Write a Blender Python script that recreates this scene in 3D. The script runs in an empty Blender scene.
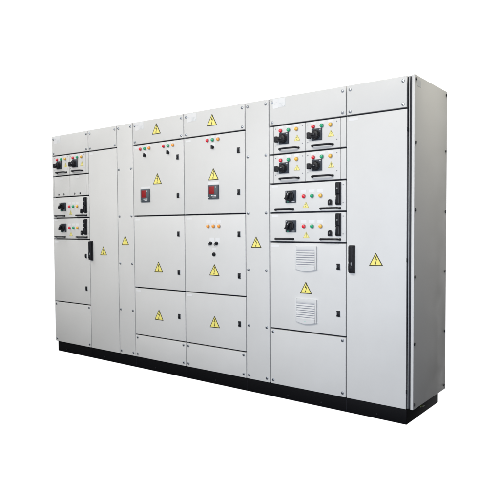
import bpy, bmesh, math, random
from mathutils import Vector, Matrix
random.seed(7)
S = bpy.context.scene
COL = S.collection

# ------------------------------------------------------------------ materials
def mat(name, col, rough=.5, metal=0, bump=0, bscale=900, spec=.5, coat=0, vary=0, emit=0):
    m = bpy.data.materials.new(name); m.use_nodes = True
    nt = m.node_tree; b = nt.nodes['Principled BSDF']
    b.inputs['Base Color'].default_value = (*col, 1)
    b.inputs['Roughness'].default_value = rough
    b.inputs['Metallic'].default_value = metal
    b.inputs['Specular IOR Level'].default_value = spec
    b.inputs['Coat Weight'].default_value = coat
    if emit:
        b.inputs['Emission Color'].default_value = (*col, 1); b.inputs['Emission Strength'].default_value = emit
    tc = nt.nodes.new('ShaderNodeTexCoord')
    if bump:
        n = nt.nodes.new('ShaderNodeTexNoise'); n.inputs['Scale'].default_value = bscale; n.inputs['Detail'].default_value = 3
        nt.links.new(tc.outputs['Object'], n.inputs['Vector'])
        n2 = nt.nodes.new('ShaderNodeTexNoise'); n2.inputs['Scale'].default_value = 3.5; n2.inputs['Detail'].default_value = 2
        nt.links.new(tc.outputs['Object'], n2.inputs['Vector'])
        bp = nt.nodes.new('ShaderNodeBump'); bp.inputs['Strength'].default_value = bump; bp.inputs['Distance'].default_value = .0004
        nt.links.new(n.outputs['Fac'], bp.inputs['Height'])
        b2 = nt.nodes.new('ShaderNodeBump'); b2.inputs['Strength'].default_value = .5; b2.inputs['Distance'].default_value = .003
        nt.links.new(n2.outputs['Fac'], b2.inputs['Height']); nt.links.new(bp.outputs['Normal'], b2.inputs['Normal'])
        nt.links.new(b2.outputs['Normal'], b.inputs['Normal'])
    if vary:
        n = nt.nodes.new('ShaderNodeTexNoise'); n.inputs['Scale'].default_value = 4; n.inputs['Detail'].default_value = 8; n.inputs['Roughness'].default_value = .65
        nt.links.new(tc.outputs['Object'], n.inputs['Vector'])
        oi = nt.nodes.new('ShaderNodeObjectInfo')
        mr = nt.nodes.new('ShaderNodeMapRange'); mr.inputs['From Min'].default_value = .3; mr.inputs['From Max'].default_value = .7
        mr.inputs['To Min'].default_value = 1 - vary; mr.inputs['To Max'].default_value = 1 + vary
        nt.links.new(n.outputs['Fac'], mr.inputs['Value'])
        mr2 = nt.nodes.new('ShaderNodeMapRange'); mr2.inputs['To Min'].default_value = 1 - vary; mr2.inputs['To Max'].default_value = 1 + vary
        nt.links.new(oi.outputs['Random'], mr2.inputs['Value'])
        mm = nt.nodes.new('ShaderNodeMath'); mm.operation = 'MULTIPLY'
        nt.links.new(mr.outputs[0], mm.inputs[0]); nt.links.new(mr2.outputs[0], mm.inputs[1])
        vm = nt.nodes.new('ShaderNodeVectorMath'); vm.operation = 'SCALE'; vm.inputs[0].default_value = col
        rr = nt.nodes.new('ShaderNodeMapRange'); rr.inputs['From Min'].default_value = .3; rr.inputs['From Max'].default_value = .7
        rr.inputs['To Min'].default_value = rough - .09; rr.inputs['To Max'].default_value = rough + .09
        nt.links.new(n.outputs['Fac'], rr.inputs['Value']); nt.links.new(rr.outputs[0], b.inputs['Roughness'])
        nt.links.new(mm.outputs[0], vm.inputs['Scale']); nt.links.new(vm.outputs[0], b.inputs['Base Color'])
    return m

M = dict(
    paint=mat('light_grey_powder_coat', (.628, .624, .612), .42, bump=.35, vary=.016),
    edge=mat('grey_sheet_steel', (.33, .34, .35), .45, .2),
    dark=mat('painted_gap_shade', (.010, .011, .018), .7),  # near-black colour standing in for shade inside the gaps
    gasket=mat('black_rubber_gasket', (.012, .012, .02), .6),
    plinth=mat('black_painted_steel', (.004, .004, .005), .6, bump=.4, spec=.12),
    black=mat('black_plastic', (.0065, .007, .010), .42, bump=.15, bscale=500, spec=.35),
    softblack=mat('matt_black_plastic', (.009, .0095, .013), .55, spec=.35),
    plate=mat('dark_grey_switch_plate', (.026, .033, .045), .45, spec=.4),
    meterframe=mat('slate_grey_meter_housing', (.065, .080, .095), .45),
    screen=mat('red_display_window', (.27, .010, .012), .45, spec=.3),
    screendark=mat('dark_red_segments', (.13, .005, .006), .3),
    screw=mat('zinc_plated_screw', (.42, .45, .50), .3, .85),
    screwhole=mat('screw_recess', (.04, .04, .05), .5),
    chrome=mat('bright_metal', (.7, .72, .75), .2, 1),
    red=mat('red_lens', (.72, .012, .03), .18, coat=.6),
    green=mat('green_lens', (.01, .36, .16), .18, coat=.6),
    yellow=mat('amber_yellow_lens', (.86, .47, .05), .18, coat=.6),
    orange=mat('orange_lens', (.90, .34, .045), .18, coat=.6),
    greendot=mat('green_mark', (.03, .45, .25), .4),
    palegreen=mat('pale_green_mark', (.38, .60, .52), .4),
    sign=mat('yellow_sticker', (.84, .745, .20), .4),
    palesign=mat('pale_yellow_sticker', (.82, .74, .26), .4),
    ink=mat('black_print', (.045, .042, .02), .5),
    olive=mat('thin_printed_border', (.40, .35, .08), .5),
    label=mat('white_label', (.715, .715, .72), .35),
    label2=mat('off_white_label', (.69, .70, .71), .3),
    vent=mat('white_grey_vent_plastic', (.615, .615, .61), .45),
    ventdark=mat('vent_slot', (.34, .345, .38), .6),
    earth=mat('green_yellow_earth_wire', (.45, .55, .05), .4),
    wiregreen=mat('green_wire_stripe', (.03, .25, .06), .4),
    tagged=mat('grey_text_print', (.45, .46, .48), .5),
    floor=mat('white_studio_floor', (.93, .93, .93), .75, spec=.1, vary=.004),
)

# ------------------------------------------------------------------ mesh builder (local coordinates, several materials allowed)
class MB:
    def __init__(s): s.bm = bmesh.new(); s.mats = []
    def mi(s, m):
        if m not in s.mats: s.mats.append(m)
        return s.mats.index(m)
    def box(s, x0, x1, y0, y1, z0, z1, m, bev=0, seg=2):
        b = bmesh.new()
        bmesh.ops.create_cube(b, size=1)
        for v in b.verts:
            v.co = Vector(((x0+x1)/2 + v.co.x*(x1-x0), (y0+y1)/2 + v.co.y*(y1-y0), (z0+z1)/2 + v.co.z*(z1-z0)))
        if bev: bmesh.ops.bevel(b, geom=b.edges[:], offset=bev, segments=seg, profile=.6, affect='EDGES')
        s._join(b, m, smooth=False)
    def cyl(s, c, r, y0, y1, m, n=28, r2=None, dome=0, bev=0, axis='Y'):
        """lathe along y (towards -y is outwards); y0 back, y1 front (y1<y0)"""
        r2 = r if r2 is None else r2
        prof = [(r, y0)]
        if dome:
            prof.append((r2, y1))
            for k in range(1, 6):
                a = k/6*math.pi/2
                prof.append((r2*math.cos(a), y1 - dome*math.sin(a)))
            end = y1 - dome
        elif bev:
            prof += [(r2, y1+bev), (r2-bev*.3, y1+bev*.3), (r2-bev, y1)]; end = y1
        else: prof.append((r2, y1)); end = y1
        b = bmesh.new(); rings = []
        for (rr, y) in prof:
            rings.append([b.verts.new((rr*math.cos(2*math.pi*i/n), y, rr*math.sin(2*math.pi*i/n))) for i in range(n)])
        for A, B in zip(rings, rings[1:]):
            for i in range(n):
                b.faces.new((A[i], A[(i+1) % n], B[(i+1) % n], B[i]))
        b.faces.new(rings[-1][::-1]) ; b.faces.new(rings[0])
        for v in b.verts: v.co += Vector((c[0], 0, c[1]))
        bmesh.ops.recalc_face_normals(b, faces=b.faces[:])
        s._join(b, m, smooth=True)
    def poly(s, pts, y0, y1, m):
        """prism of an xz outline"""
        b = bmesh.new()
        A = [b.verts.new((x, y0, z)) for x, z in pts]; B = [b.verts.new((x, y1, z)) for x, z in pts]
        n = len(pts)
        b.faces.new(A); b.faces.new(B[::-1])
        for i in range(n): b.faces.new((A[i], B[i], B[(i+1) % n], A[(i+1) % n]))
        bmesh.ops.recalc_face_normals(b, faces=b.faces[:])
        s._join(b, m, smooth=False)
    def tube(s, pts, r, m, n=10, flat=1):
        b = bmesh.new(); rings = []
        P = [Vector(p) for p in pts]
        for i, p in enumerate(P):
            t = (P[min(i+1, len(P)-1)] - P[max(i-1, 0)]).normalized()
            u = t.cross(Vector((0, 0, 1)))
            if u.length < .1: u = t.cross(Vector((1, 0, 0)))
            u.normalize(); w = t.cross(u)
            rings.append([b.verts.new(p + (u*math.cos(2*math.pi*k/n) + w*math.sin(2*math.pi*k/n)*flat)*r) for k in range(n)])
        for A, B in zip(rings, rings[1:]):
            for k in range(n): b.faces.new((A[k], A[(k+1) % n], B[(k+1) % n], B[k]))
        b.faces.new(rings[0]); b.faces.new(rings[-1])
        bmesh.ops.recalc_face_normals(b, faces=b.faces[:])
        s._join(b, m, smooth=True)
    def _join(s, b, m, smooth):
        k = s.mi(m)
        for f in b.faces: f.material_index = k; f.smooth = smooth
        tmp = bpy.data.meshes.new('t'); b.to_mesh(tmp); b.free()
        s.bm.from_mesh(tmp); bpy.data.meshes.remove(tmp)
    def build(s, name, parent=None, loc=(0, 0, 0), label=None, rot=None):
        me = bpy.data.meshes.new(name); s.bm.to_mesh(me); s.bm.free()
        for m in s.mats: me.materials.append(M[m])
        try: me.set_sharp_from_angle(angle=math.radians(40))
        except Exception: pass
        o = bpy.data.objects.new(name, me); COL.objects.link(o)
        o.location = loc
        if rot: o.rotation_euler = rot
        if parent: o.parent = parent
        if label: o['label'] = label
        return o

CACHE = {}
def proto(key, fn, name, parent, loc, label=None, rot=None):
    """first use builds the mesh, later uses share it"""
    if key not in CACHE:
        o = fn().build(name, parent, loc, label, rot); CACHE[key] = o; return o
    o = CACHE[key].copy(); COL.objects.link(o); o.name = name
    o.parent = parent; o.location = loc; o.rotation_euler = rot or (0, 0, 0)
    if 'label' in o: del o['label']
    if label: o['label'] = label
    return o

# ------------------------------------------------------------------ the small fittings (origin on the door face, -y outwards)
def f_screw():
    b = MB(); b.cyl((0, 0), .0112, 0, -.0020, 'edge', 22); b.cyl((0, 0), .0092, -.0019, -.0044, 'screw', 22, dome=.0020)
    b.box(-.0042, .0042, -.0064, -.0040, -.0009, .0009, 'screwhole'); b.box(-.0009, .0009, -.00645, -.0040, -.0042, .0042, 'screwhole')
    return b
def f_screw_dark():
    b = MB(); b.cyl((0, 0), .0100, 0, -.0015, 'softblack', 20); b.cyl((0, 0), .0085, -.0014, -.0030, 'black', 20, dome=.0012)
    b.box(-.0050, .0050, -.0047, -.0030, -.0012, .0012, 'tagged')
    return b
def f_smallscrew():
    b = MB(); b.cyl((0, 0), .0042, 0, -.0015, 'edge', 14, dome=.001); b.box(-.003, .003, -.0030, -.0015, -.0006, .0006, 'screwhole'); return b
def f_lamp(colr, r=.0138):
    def g():
        b = MB(); b.cyl((0, 0), r+.0012, 0, -.004, 'edge', 28, bev=.001); b.cyl((0, 0), r, -.0039, -.011, colr, 28, r2=r*.93, dome=.006)
        return b
    return g
def f_lock():
    b = MB(); b.box(-.0135, .0135, -.009, 0, -.021, .021, 'black', .004, 3)
    b.cyl((0, .002), .0095, -.0088, -.014, 'softblack', 20, bev=.002)
    b.box(-.008, -.003, -.0155, -.0138, -.008, .012, 'edge'); b.box(.0128, .0145, -.006, 0, -.017, .017, 'chrome')
    return b
def f_lockround():
    b = MB()
    o = [(-.015, -.02), (.015, -.02), (.015, .006)] + [(.015*math.cos(a), .006+.015*math.sin(a)) for a in [k*math.pi/8 for k in range(1, 8)]] + [(-.015, .006)]
    b.poly(o, 0, -.012, 'black'); b.cyl((0, 0), .009, -.0118, -.016, 'softblack', 20, bev=.002)
    b.box(.002, .0045, -.0172, -.016, -.007, .007, 'edge')
    return b
def f_latch(h, w=.041):
    def g():
        b = MB(); H = h/2
        b.box(-w/2, w/2, -.010, 0, -H, H, 'softblack', .0035, 3)
        b.box(-w/2+.005, w/2-.005, -.022, -.0099, -.004, H-.006, 'black', .004, 3)
        b.box(-w/2+.005, w/2-.005, -.026, -.0099, -H+.006, -.008, 'black', .005, 3)
        b.box(-w/2+.008, -w/2+.013, -.0275, -.0255, -H+.016, -.016, 'chrome', .0009)
        b.cyl((0, H*.42), .0045, -.0218, -.024, 'edge', 16)
        return b
    return g
def f_doorhandle():
    b = MB()
    b.box(-.021, .021, -.012, 0, -.094, .094, 'softblack', .004, 3)
    b.box(-.0165, .0165, -.032, -.0119, -.088, .090, 'black', .007, 3)
    b.box(-.0145, -.0085, -.0338, -.0315, -.072, -.018, 'chrome', .001)
    b.cyl((0, -.055), .010, -.0315, -.0345, 'softblack', 20, bev=.001)
    b.box(.004, .010, -.0335, -.0315, -.040, -.020, 'edge')
    return b
def f_pull(w):
    def g():
        b = MB(); h = w/2
        pts = [(-h, 0, -.002), (-h+.004, -.018, -.001), (-h+.014, -.030, 0), (-h+.03, -.034, 0)]
        pts = pts + [(0, -.035, 0)] + [(-x, y, z) for x, y, z in pts[::-1]]
        b.tube(pts, .0068, 'black', 12)
        b.cyl((-h, -.001), .0085, 0, -.004, 'black', 18); b.cyl((h, -.001), .0085, 0, -.004, 'black', 18)
        return b
    return g
def f_bigswitch():       # square plate, round drum, lever lying to the left
    b = MB()
    b.box(-.041, .041, -.010, 0, -.040, .040, 'plate', .004, 3)
    b.cyl((-.004, -.003), .033, -.0098, -.017, 'softblack', 40, bev=.002)
    b.cyl((-.004, -.003), .029, -.0168, -.036, 'black', 40, r2=.026, bev=.004)
    for k in range(14):
        a = k*math.pi/7
        cx, cz = -.004+math.cos(a)*.0275, -.003+math.sin(a)*.0275
        b.box(cx-.0018, cx+.0018, -.031, -.016, cz-.0018, cz+.0018, 'softblack', .0008)
    b.poly([(-.052, -.022), (-.006, -.015), (-.006, .012), (-.052, .006)], -.015, -.034, 'black')
    b.box(-.067, -.044, -.036, -.008, -.027, .016, 'black', .006, 4)
    b.box(-.060, -.051, -.0372, -.0355, -.016, .006, 'softblack', .0007)
    b.box(-.030, .006, -.043, -.0345, -.010, .006, 'softblack', .003, 3)
    b.box(-.004, .004, -.0438, -.0425, -.003, -.001, 'tagged')
    b.box(.022, .034, -.0108, -.0098, .028, .034, 'tagged')
    return b
def f_midswitch():       # square plate with flat rotary knob
    b = MB()
    b.box(-.045, .045, -.009, 0, -.043, .043, 'plate', .004, 3)
    b.cyl((-.004, .004), .035, -.0088, -.020, 'softblack', 40, bev=.003)
    b.cyl((-.004, .004), .029, -.0198, -.034, 'black', 40, r2=.026, bev=.003)
    # diagonal grip bar on the knob
    c, s_ = math.cos(math.radians(58)), math.sin(math.radians(58))
    L, W = .029, .009
    o = [(-.004+u*c-v*s_, .004+u*s_+v*c) for u, v in ((-L, -W), (L, -W), (L, W), (-L, W))]
    b.poly(o, -.0338, -.052, 'black')
    o = [(-.004+u*c-v*s_, .004+u*s_+v*c) for u, v in ((L*.35, -.0016), (L*.9, -.0016), (L*.9, .0016), (L*.35, .0016))]
    b.poly(o, -.0519, -.0528, 'label2')
    b.box(-.029, -.017, -.0098, -.0088, -.039, -.034, 'greendot')
    b.box(.008, .036, -.0098, -.0088, -.038, -.033, 'tagged')
    b.box(-.040, -.030, -.0098, -.0088, .030, .036, 'tagged')
    return b
def f_selector(ang):     # small round selector with lever
    def g():
        b = MB(); b.cyl((0, 0), .0130, 0, -.004, 'softblack', 28, bev=.001); b.cyl((0, 0), .0110, -.0039, -.009, 'black', 28, bev=.002)
        c, s_ = math.cos(ang), math.sin(ang); L, W = .0185, .0062
        o = [(u*c-v*s_, u*s_+v*c) for u, v in ((-L*.7, -W), (L, -W*.8), (L*1.1, 0), (L, W*.8), (-L*.7, W))]
        b.poly(o, -.0088, -.021, 'black')
        o = [(u*c-v*s_, u*s_+v*c) for u, v in ((L*.4, -.0012), (L*.9, -.0012), (L*.9, .0012), (L*.4, .0012))]
        b.poly(o, -.0209, -.0215, 'label2')
        return b
    return g
def f_button():
    b = MB(); b.cyl((0, 0), .0165, 0, -.006, 'softblack', 28, bev=.001); b.cyl((0, 0), .0125, -.0059, -.014, 'black', 28, bev=.002); return b
def f_meter():
    b = MB(); w = .056
    b.box(-w, w, -.012, 0, -w, w, 'meterframe', .003, 2)
    b.box(-w+.007, w-.007, -.0145, -.0119, -w+.006, w-.006, 'meterframe', .001)
    b.box(-w*.66, w*.34, -.0165, -.0144, -w*.30, w*.80, 'screen', .0008)
    for r in range(3):                                    # three rows of unlit digits on the display
        z = w*(.60-.36*r)
        for k in range(4):
            x = -w*.52 + k*w*.24
            b.box(x-.0035, x+.0035, -.01675, -.0164, z-.0058, z-.0048, 'screendark')
            b.box(x-.0035, x+.0035, -.01675, -.0164, z+.0048, z+.0058, 'screendark')
            b.box(x-.0035, x+.0035, -.01675, -.0164, z-.0005, z+.0005, 'screendark')
    for k in range(4):                                    # keys
        b.box(-w*.14+k*.0135-.0048, -w*.14+k*.0135+.0048, -.0165, -.0144, -w*.62, -w*.47, 'label2', .0006)
    b.box(-w*.0, w*.62, -.0153, -.0144, -w*.78, -w*.70, 'label2')
    b.box(-w*.80, -w*.68, -.0153, -.0144, -w*.84, -w*.76, 'label2')
    b.box(w*.50, w*.62, -.0153, -.0144, w*.55, w*.75, 'tagged')
    b.box(-w, w, -.0012, 0, w+.005, w+.024, 'label')
    return b
def rounded(pts, r, n=4):
    out = []; N = len(pts)
    for i in range(N):
        p, a, c = Vector(pts[i]), Vector(pts[i-1]), Vector(pts[(i+1) % N])
        u, v = (a-p).normalized(), (c-p).normalized()
        s0, s1 = p+u*r, p+v*r
        for k in range(n+1):
            t = k/n; q = s0*(1-t)**2 + p*2*t*(1-t) + s1*t*t; out.append((q.x, q.y))
    return out
def tri(w, dz=0, r=0):
    h = w*.866; t = [(-w/2, -h*.45+dz), (w/2, -h*.45+dz), (0, h*.55+dz)]
    return rounded(t, r) if r else t
def inset(w, k):
    t = tri(w); cx, cz = 0, sum(p[1] for p in t)/3
    return [(cx+(x-cx)*k, cz+(z-cz)*k) for x, z in t]
def bolt(b, w, y0, y1, k=1):
    """zigzag lightning flash with an arrow head at its foot"""
    up = [(.075, .36), (-.095, .035), (.005, .035), (.035, .075), (-.005, .075), (.115, .33)]
    lo = [(.005, .070), (.095, .075), (-.010, -.215), (-.042, -.205), (.040, .030), (-.02, .035)]
    hd = [(-.075, -.185), (.045, -.225), (-.045, -.315)]
    for P in (up, lo, hd): b.poly([(x*w*k, z*w*k-.005*w) for x, z in P], y0, y1, 'ink'); y1 -= .00008
def f_sign(w, border='ink', face='sign', k=.80):
    def g():
        b = MB()
        b.poly(rounded(tri(w), w*.05), 0, -.0010, border)
        b.poly(rounded(inset(w, k), w*.02), -.00095, -.0016, face)
        bolt(b, w, -.00155, -.0022)
        return b
    return g
def f_smallsign():
    b = MB(); w = .052
    b.poly(rounded(tri(w), w*.04), 0, -.0009, 'olive')
    b.poly(rounded(inset(w, .84), w*.02), -.00085, -.0014, 'palesign')
    bolt(b, w, -.00135, -.0019, .9)
    return b
def f_label(w, h, m='label'):
    def g():
        b = MB(); b.box(-w/2, w/2, -.0008, 0, -h/2, h/2, m); return b
    return g
def f_maker():            # white maker's label with a paler printed half
    b = MB()
    b.box(-.055, .055, -.0008, 0, -.030, .034, 'label2')
    b.box(-.052, -.006, -.0012, -.0007, -.036, .030, 'label')
    b.box(.002, .050, -.0012, -.0007, .004, .030, 'label'); b.box(.044, .050, -.0013, -.0007, -.026, -.020, 'tagged')
    for k in range(4): b.box(.004, .036-.005*(k % 3), -.0013, -.0007, -.002-.007*k-.0009, -.002-.007*k+.0003, 'tagged')
    b.box(-.044, -.014, -.0016, -.0011, .006, .0075, 'tagged'); b.box(-.044, -.022, -.0016, -.0011, -.006, -.005, 'tagged')
    return b
def f_vent():
    b = MB(); W, H = .088, .178
    n = 14
    def outline(w, top, bot, sag):
        pts = [(-w, top), (w, top)] + [(w - 2*w*k/n, bot - sag*math.sin(math.pi*k/n)) for k in range(n+1)]
        return pts[::-1]
    b.poly(outline(W, .088, -.076, .014), 0, -.006, 'vent')
    b.poly(outline(W-.004, .085, -.074, .013), -.0059, -.011, 'vent')
    # outer frame lip
    b.box(-W, -W+.012, -.016, -.0058, -.076, .088, 'vent', .002); b.box(W-.012, W, -.016, -.0058, -.076, .088, 'vent', .002)
    b.box(-W+.012, W-.012, -.015, -.0058, .062, .087, 'vent', .002)
    b.poly(outline(W-.013, -.054, -.076, .012), -.0105, -.018, 'vent')
    for k in range(7):
        z = .054 - k*.0162
        b.box(-W+.014, W-.014, -.0119, -.0108, z-.0045, z+.0035, 'ventdark')
        # sloping louvre blade
        bb = bmesh.new()
        x0, x1 = -W+.013, W-.013
        P = [(-.0105, z-.0035), (-.0178, z-.0125), (-.0190, z-.0110), (-.0118, z-.0015)]
        A = [bb.verts.new((x0, y, q)) for y, q in P]; B = [bb.verts.new((x1, y, q)) for y, q in P]
        bb.faces.new(A); bb.faces.new(B[::-1])
        for i in range(4): bb.faces.new((A[i], B[i], B[(i+1) % 4], A[(i+1) % 4]))
        bmesh.ops.recalc_face_normals(bb, faces=bb.faces[:]); b._join(bb, 'vent', False)
    b.box(-.010, .004, -.0184, -.0178, -.072, -.069, 'palegreen')
    return b

def screw(p, x, z, y=0): return proto('screw', f_screw, 'screw', p, (x, y, z), None, (0, random.uniform(0, 1.57), 0))
def lamp(p, c, x, z, **k): return proto('lamp'+c, f_lamp(c), 'indicator_lamp', p, (x, 0, z), {'red': 'red', 'green': 'green', 'yellow': 'yellow', 'orange': 'orange'}[c]+' indicator lamp')
def lock(p, x, z): return proto('lock', f_lock, 'lock', p, (x, 0, z))
def sign(p, x, z, w=.105): return proto('sign%g' % w, f_sign(w), 'warning_sign', p, (x, 0, z), 'yellow triangle with black lightning bolt', (0, random.uniform(-.025, .025), 0))
def smallsign(p, x, z): return proto('smallsign', f_smallsign, 'warning_sign', p, (x+random.uniform(-.002, .002), 0, z+random.uniform(-.002, .002)), 'small pale yellow triangle', (0, random.uniform(-.05, .05), 0))
def label(p, x, z, w=.040, h=.018, m='label'): return proto('label%g%g%s' % (w, h, m), f_label(w, h, m), 'label_plate', p, (x, 0, z))

# ------------------------------------------------------------------ the switchboard
H = 2.2
board = bpy.data.objects.new('electrical_switchboard', None); COL.objects.link(board)
board.location = (-1.87, .3, 0)
board['label'] = 'long light grey steel electrical switchboard with doors, drawers and yellow triangles'
board['category'] = 'electrical cabinet'
OFF = Vector((1.87, -.3, 0))
def L(x, y, z): return (x+OFF.x, y+OFF.y, z+OFF.z)

X = [-3.784, -3.190, -2.769, -2.549, -1.921, -1.279, -1.056, -.423, 0.0]
GV, GH, T = .0040, .0055, .020          # half gaps and leaf thickness

def leaf(name, x0, x1, z0, z1, lab=None, thick=T, gl=GV, gr=GV, gt=GH, gb=GH, bev=.0022):
    """a sheet steel leaf whose origin is its lower left corner on the front face; children use that frame"""
    b = MB()
    w, h = x1-x0-gl-gr, z1-z0-gt-gb
    b.box(0, w, 0, thick, 0, h, 'paint', bev, 3)
    o = b.build(name, board, L(x0+gl, 0, z0+gb), lab)
    o['ox'] = 0
    del o['ox']
    return o, (lambda x, z: (x-(x0+gl), z-(z0+gb)))
def corner_screws(o, t, x0, x1, z0, z1, ix=.028, iz=.026):
    for x in (x0+ix, x1-ix):
        for z in (z0+iz, z1-iz):
            screw(o, *t(x, z))

ZH, ZT = 2.0, 2.2
# header covers
for i, mk in ((0, 1), (1, 0), (3, 1), (4, 1), (6, 1), (7, 0)):
    o, t = leaf('cover_panel', X[i], X[i+1], ZH, ZT, gt=0)
    corner_screws(o, t, X[i], X[i+1], ZH, ZT-.004)
    if mk: proto('maker', f_maker, 'label_plate', o, (*(lambda q: (q[0], 0, q[1]))(t(X[i]+.090, 2.160)),))
    if i in (3, 4): sign(o, *t((X[i]+X[i+1])/2-.010, 2.112), w=.11)
# full height cable-way covers
for i in (2, 5):
    o, t = leaf('cover_panel', X[i], X[i+1], .1, ZT, 'narrow full height cover', gt=0, gb=.001)
    for x in (X[i]+.025, X[i+1]-.030):
        for z in (2.170, 1.795, 1.369, .940, .514, .130): screw(o, *t(x, z))
    sign(o, *t((X[i]+X[i+1])/2-.012, 1.148), w=.10)

def small_drawer(x0, x1, z0, z1):
    o, t = leaf('drawer', x0, x1, z0, z1, 'small drawer with rotary switch', gl=.0022, gr=.0022)
    sw = .099 if x0 < -3.7 else .094
    w = x1-x0
    a = lambda x, z: (*(lambda q: (q[0], 0, q[1]))(t(x0+x, z0+z)),)
    for c, dx in (('red', .065), ('green', .133), ('yellow', .200)):
        lamp(o, c, *t(x0+dx, z0+.166))
        label(o, *t(x0+dx, z0+.193), w=.042, h=.014)
    proto('bigsw', f_bigswitch, 'rotary_switch', o, a(sw, .110))
    smallsign(o, *t(x0+.203, z0+.104))
    proto('pull.16', f_pull(.160), 'pull_handle', o, a(.137, .033))
    for dx in (.018, w-.026):
        for dz in (.062, .184): proto('sscrew', f_smallscrew, 'screw', o, a(dx, dz))
def wide_drawer(x0, x1, z0, z1, cx=0):
    """x0,x1 column edges; offsets measured on the right-hand column"""
    o, t = leaf('drawer', x0, x1, z0, z1, 'wide drawer with rotary switch and side latch')
    s = (x1-x0)/.633
    a = lambda x, z: (*(lambda q: (q[0], 0, q[1]))(t(x0+x*s, z0+z)),)
    for c, dx in (('red', .300), ('green', .368), ('yellow', .436)):
        q = a(dx, .113); lamp(o, c, q[0], q[2])
        q = a(dx-.004, .147); label(o, q[0], q[2], w=.046, h=.020)
    q = a(.316, .052); smallsign(o, q[0], q[2])
    proto('midsw', f_midswitch, 'rotary_switch', o, a(.191, .114))
    proto('pull.155', f_pull(.150), 'pull_handle', o, a(.134, .023))
    proto('pull.155', f_pull(.150), 'pull_handle', o, a(.512, .023))
    proto('lockround', f_lockround, 'lock', o, a(.512, .064))
    proto('latch', f_latch(.154), 'latch', o, a(.576, .122))
    for dz in (.060, .180): proto('sscrew', f_smallscrew, 'screw', o, a(.610, dz))
    q = a(.052, .190); label(o, q[0], q[2], w=.056, h=.014, m='label')
Z = [2.0, 1.792, 1.580, 1.367, 1.155, .515, .100]

# --- leftmost column
def filler(x0, x1, z0, z1): return leaf('filler_strip', x0, x1, z0, z1, gl=.0015, gr=.0015)
c0, c1 = X[0], X[1]
filler(c0, c0+.026, Z[1], Z[0]); filler(c1-.040, c1, Z[1], Z[0])
small_drawer(c0+.026, c0+.291, Z[1], Z[0]); small_drawer(c0+.291, c1-.040, Z[1], Z[0])
filler(c0, c0+.026, Z[2], Z[1]); filler(c1-.040, c1, Z[2], Z[1])
for (a0, a1) in ((c0+.026, c0+.291), (c0+.291, c1-.040)):
    o, t = leaf('cover_panel', a0, a1, Z[2], Z[1], 'blank drawer cover with two dark bolts', gl=.0022, gr=.0022)
    for dx in (.078, .165): proto('dscrew', f_screw_dark, 'screw', o, (*(lambda q: (q[0], 0, q[1]))(t(a0+dx, 1.605)),))
    label(o, *t(a0+.125, 1.764), w=.060, h=.020)
wide_drawer(c0, c1, Z[3], Z[2]); wide_drawer(c0, c1, Z[4], Z[3])
o, t = leaf('door', c0, c1, Z[5], Z[4])
lock(o, *t(-3.248, .993)); lock(o, *t(-3.248, .676)); label(o, *t(c0+.052, Z[4]-.030), w=.056, h=.016)
o, t = leaf('cover_panel', c0, c1, Z[6], Z[5], gb=.001); corner_screws(o, t, c0, c1, Z[6]+.003, Z[5])
# --- second column: one tall door
o, t = leaf('door', X[1], X[2], .1, ZH, 'tall plain door with black handle', gb=.001)
proto('doorhandle', f_doorhandle, 'door_handle', o, (*(lambda q: (q[0], 0, q[1]))(t(X[1]+.031, 1.047)),))
sign(o, *t(-2.984, 1.046), w=.10); label(o, *t(X[1]+.050, 1.972), w=.060, h=.016, m='label')
# --- two middle columns
ZM = [2.0, 1.368, .730, .303, .100]
for i in (3, 4):
    x0, x1 = X[i], X[i+1]
    xl = -1.9905 if i == 3 else -1.3415; xs = -2.240 if i == 3 else -1.600
    o, t = leaf('door', x0, x1, ZM[1], ZM[0], 'door with red display meter and indicator lamps')
    sets = ((-2.392, ), (-2.102, )) if i == 3 else ((-1.603, ),)
    for (xc,) in sets:
        for c, dx in (('red', -.055), ('green', 0), ('orange', .057)):
            lamp(o, c, *t(xc+dx, 1.957)); label(o, *t(xc+dx, 1.981), w=.040, h=.012)
        label(o, *t(xc+.004, 1.917), w=.046, h=.034)
        proto('selv', f_selector(math.radians(92)), 'selector_switch', o, (*(lambda q: (q[0], 0, q[1]))(t(xc, 1.898)),))
    xm = -2.390 if i == 3 else -1.598
    proto('meter', f_meter, 'meter', o, (*(lambda q: (q[0], 0, q[1]))(t(xm, 1.546)),), 'square meter with red display')
    lock(o, *t(xl, 1.853)); lock(o, *t(xl, 1.533)); sign(o, *t(xs, 1.683), w=.11)
    label(o, *t(x0+.052, 1.972), w=.058, h=.014)
    o, t = leaf('door', x0, x1, ZM[2], ZM[1])
    if i == 4:
        for dx in (-.057, 0, .058):
            lamp(o, 'orange', *t(-1.602+dx, 1.274)); label(o, *t(-1.602+dx, 1.311), w=.044, h=.026)
        for x in (-1.632, -1.570):
            label(o, *t(x+.010, 1.160), w=.046, h=.042)
            proto('seld', f_selector(math.radians(225)), 'selector_switch', o, (*(lambda q: (q[0], 0, q[1]))(t(x, 1.138)),))
        label(o, *t(-1.599, 1.090), w=.042, h=.022)
        proto('button', f_button, 'push_button', o, (*(lambda q: (q[0], 0, q[1]))(t(-1.600, 1.048)),))
    lock(o, *t(xl, 1.210)); lock(o, *t(xl, .888)); sign(o, *t(xs+.002, .920), w=.11)
    label(o, *t(x0+.052, 1.338), w=.062, h=.016)
    o, t = leaf('door', x0, x1, ZM[3], ZM[2])
    lock(o, *t(xl, .515)); sign(o, *t(xs, .502), w=.11); label(o, *t(x0+.050, .702), w=.062, h=.016)
    o, t = leaf('cover_panel', x0, x1, ZM[4], ZM[3], gb=.001); corner_screws(o, t, x0, x1, ZM[4]+.003, ZM[3])
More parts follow.
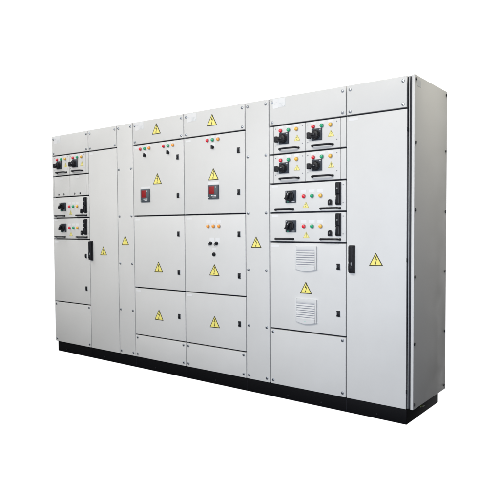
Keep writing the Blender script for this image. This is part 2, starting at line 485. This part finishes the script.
# --- seventh column
c0, c1 = X[6], X[7]
for k in (0, 1):
    filler(c0, c0+.040, Z[k+1], Z[k]); filler(c1-.045, c1, Z[k+1], Z[k])
    small_drawer(c0+.040, c0+.314, Z[k+1], Z[k]); small_drawer(c0+.314, c1-.045, Z[k+1], Z[k])
wide_drawer(c0, c1, Z[3], Z[2]); wide_drawer(c0, c1, Z[4], Z[3])
o, t = leaf('door', c0, c1, Z[5], Z[4], 'door with two louvred vents')
for z in (1.040, .665): proto('vent', f_vent, 'vent_grille', o, (*(lambda q: (q[0], 0, q[1]))(t(-.737, z)),))
sign(o, *t(-.742, .829), w=.10); lock(o, *t(-.481, .992)); lock(o, *t(-.481, .670)); label(o, *t(c0+.052, Z[4]-.030), w=.066, h=.016)
o, t = leaf('cover_panel', c0, c1, Z[6], Z[5], gb=.001); corner_screws(o, t, c0, c1, Z[6]+.003, Z[5])
# --- last column: one tall door
o, t = leaf('door', X[7], X[8], .1, ZH, 'tall plain door with black handle', gb=.001, gr=.001)
proto('doorhandle', f_doorhandle, 'door_handle', o, (*(lambda q: (q[0], 0, q[1]))(t(X[7]+.046, 1.046)),))
sign(o, *t(-.208, 1.046), w=.10); label(o, *t(X[7]+.052, 1.974), w=.070, h=.018)
for z in (1.868, 1.050, .215):
    b = MB(); b.tube([(0, 0, -.012), (0, 0, .012)], .004, 'softblack'); b.build('hinge', o, (X[8]-X[7]-.0042+.003, -.001, z-.101))

# --- carcass behind the leaves: posts, rails, roof, sides, back
YB = .606
b = MB()
b.box(X[0]+.0015, .024, T+.016, YB-.02, .103, 2.196, 'dark')  # solid block whose dark colour paints the shade behind the gaps
for i, x in enumerate(X[:-1]):                         # steel posts between the columns, set back behind rubber gaskets
    if i: b.box(x-.0012, x+.0012, .010, T+.017, .106, 2.190, 'edge')
b.build('frame', board, L(0, 0, 0), 'steel posts and a dark block painted as shade in the door gaps')
b = MB()
b.box(.0065, .0125, .008, T+.017, .106, 2.190, 'edge', .001); b.box(.0015, .0040, .004, T+.017, .106, 2.190, 'gasket')
b.box(.0145, .0255, .016, T+.0165, .106, 2.190, 'gasket')
b.build('corner_post', board, L(0, 0, 0))
b = MB(); b.box(X[0]+.001, .026, T+.001, YB, 2.1965, 2.2005, 'paint', .001); b.build('roof', board, L(0, 0, 0))
b = MB(); b.box(X[0]+.004, .024, YB-.019, YB, .103, 2.196, 'paint', .001); b.build('rear_panel', board, L(0, 0, 0))
# right side panel
b = MB(); b.box(0, .018, 0, YB-.004, 0, 2.098, 'paint', .0025, 3)
sp = b.build('side_panel', board, L(.0275, .004, .103), 'shaded end panel')
for y in (.017, YB-.026):
    for z in (2.072, 1.683, 1.262, .842, .418, .030):
        proto('dscrew', f_screw_dark, 'screw', sp, (.018, y, z), None, (0, 0, math.pi/2))
proto('sidelabel', f_label(.062, .040, 'label2'), 'label_plate', sp, (.018, .070, 2.055), None, (0, 0, math.pi/2))
# left side panel
b = MB(); b.box(-.004, 0, 0, YB-.005, 0, 2.097, 'paint', .0008); b.build('side_panel', board, L(X[0]+.001, .003, .101))
# plinth with feet joints and the earth wire
b = MB()
b.box(X[0]+.034, 0.002, .006, YB-.02, 0, .0985, 'plinth', .003)
for x in (-3.19, -2.549, -1.921, -1.279, -.423): b.box(x-.0007, x+.0007, .0045, .0062, .002, .097, 'edge' if 0 else 'gasket')
for x in (-3.6, -3.0, -2.3, -1.6, -.9, -.62, -.2): b.cyl((x, .030), .006, .006, .002, 'softblack', 16, bev=.001)
pl = b.build('plinth', board, L(0, 0, 0), 'black steel plinth under the whole row')
b = MB()
b.tube([(.002, .215, .098), (.010, .215, .090), (.014, .214, .070), (.012, .225, .062), (.006, .240, .060)], .0032, 'earth')
b.tube([(.006, .240, .060), (.012, .262, .058), (.010, .290, .054), (.003, .300, .050)], .0032, 'wiregreen')
b.tube([(.010, .226, .063), (.016, .245, .066), (.012, .268, .052)], .0028, 'earth')
b.build('earth_wire', pl, (0, 0, 0), 'green and yellow earth wire')

# ------------------------------------------------------------------ white studio floor
b = MB(); k_ = b.mi('floor')
vs = [b.bm.verts.new(p) for p in ((-3.745, .012, 0), (-.002, .012, 0), (-.002, .58, 0), (-3.745, .58, 0))]
b.bm.faces.new(vs).material_index = k_
fl = b.build('floor', None); fl['kind'] = 'structure'

# ------------------------------------------------------------------ light
w = bpy.data.worlds.new('World'); S.world = w; w.use_nodes = True
nt = w.node_tree; bg = nt.nodes['Background']
tc = nt.nodes.new('ShaderNodeTexCoord')
dp = nt.nodes.new('ShaderNodeVectorMath'); dp.operation = 'DOT_PRODUCT'
ax = Vector((-.607, .795, 0)).normalized(); dp.inputs[1].default_value = ax
nt.links.new(tc.outputs['Generated'], dp.inputs[0])
mr = nt.nodes.new('ShaderNodeMapRange'); mr.interpolation_type = 'SMOOTHSTEP'
mr.inputs['From Min'].default_value = .40; mr.inputs['From Max'].default_value = .72
mr.inputs['To Min'].default_value = 0; mr.inputs['To Max'].default_value = 1.12
nt.links.new(dp.outputs['Value'], mr.inputs['Value'])
nt.links.new(mr.outputs[0], bg.inputs['Strength'])
bg.inputs['Color'].default_value = (.985, .99, 1, 1)

def area(name, loc, target, sx, sy, power, col=(1, 1, 1), spread=180):
    l = bpy.data.lights.new(name, 'AREA'); l.shape = 'RECTANGLE'; l.size = sx; l.size_y = sy; l.energy = power; l.color = col
    l.spread = math.radians(spread)
    o = bpy.data.objects.new(name, l); COL.objects.link(o); o.location = loc
    o.rotation_euler = (Vector(target)-Vector(loc)).to_track_quat('-Z', 'Y').to_euler()
    return o
area('added_key_high_front', (-.8, -4.5, 4.2), (-.8, 0, 1.5), 4, 2, 62, (1, .975, .91), 120)  # added main light on the fronts, no known lamp here
area('added_fill_high_near', (-1.2, -3.2, 3.6), (-1.2, 0, 1.8), 3, 1, 9.5, (1, .975, .92), 90)  # added fill that lifts the upper fronts
area('added_fill_left', (-5, -1, 4), (-4, 0, 0), 2, 3, 44.8, (.97, .985, 1), 120)  # invented lamp, fills the left end from above
area('added_fill_left_front', (-4, -4, 2.6), (-3.2, 0, 1.2), 1.5, 1.5, 15, (1, .99, .97), 80)  # added fill to brighten the left columns
area('added_fill_low_front', (.6, -4, 1.2), (-.6, 0, 1), 1, .6, 54, (.80, .87, 1), 120)  # made-up cool fill for the lower fronts
area('added_fill_right_overhead', (.35, .3, 4.4), (.2, .3, 0), .3, 1.6, 23, (1, .965, .89), 50)  # added overhead fill, tuned to lighten the right end panel
area('added_fill_right_top', (1.6, .3, 3.0), (0, .3, 2.2), .5, .5, .6, (1, 1, .80), 60)  # weak added fill for the top of the end panel

# ------------------------------------------------------------------ camera (matched to the photograph)
cam = bpy.data.cameras.new('Camera'); co = bpy.data.objects.new('Camera', cam); COL.objects.link(co)
pit, rol, yaw = -.0402492, -.00624188, .65284423
cam.sensor_width = 36; cam.lens = 36*570.04/500; cam.clip_end = 200
co.location = (1.39163, -3.4399, 1.26506)
F = Vector((-math.sin(yaw)*math.cos(pit), math.cos(yaw)*math.cos(pit), math.sin(pit)))
R = Vector((math.cos(yaw), math.sin(yaw), 0)); U = R.cross(F)
R2 = math.cos(rol)*R + math.sin(rol)*U; U2 = -math.sin(rol)*R + math.cos(rol)*U
co.rotation_euler = Matrix((R2, U2, -F)).transposed().to_euler()
S.camera = co
S.render.resolution_x = S.render.resolution_y = 1024
S.view_settings.view_transform = 'Standard'; S.view_settings.look = 'None'
S.view_settings.exposure = .045; S.view_settings.gamma = 1
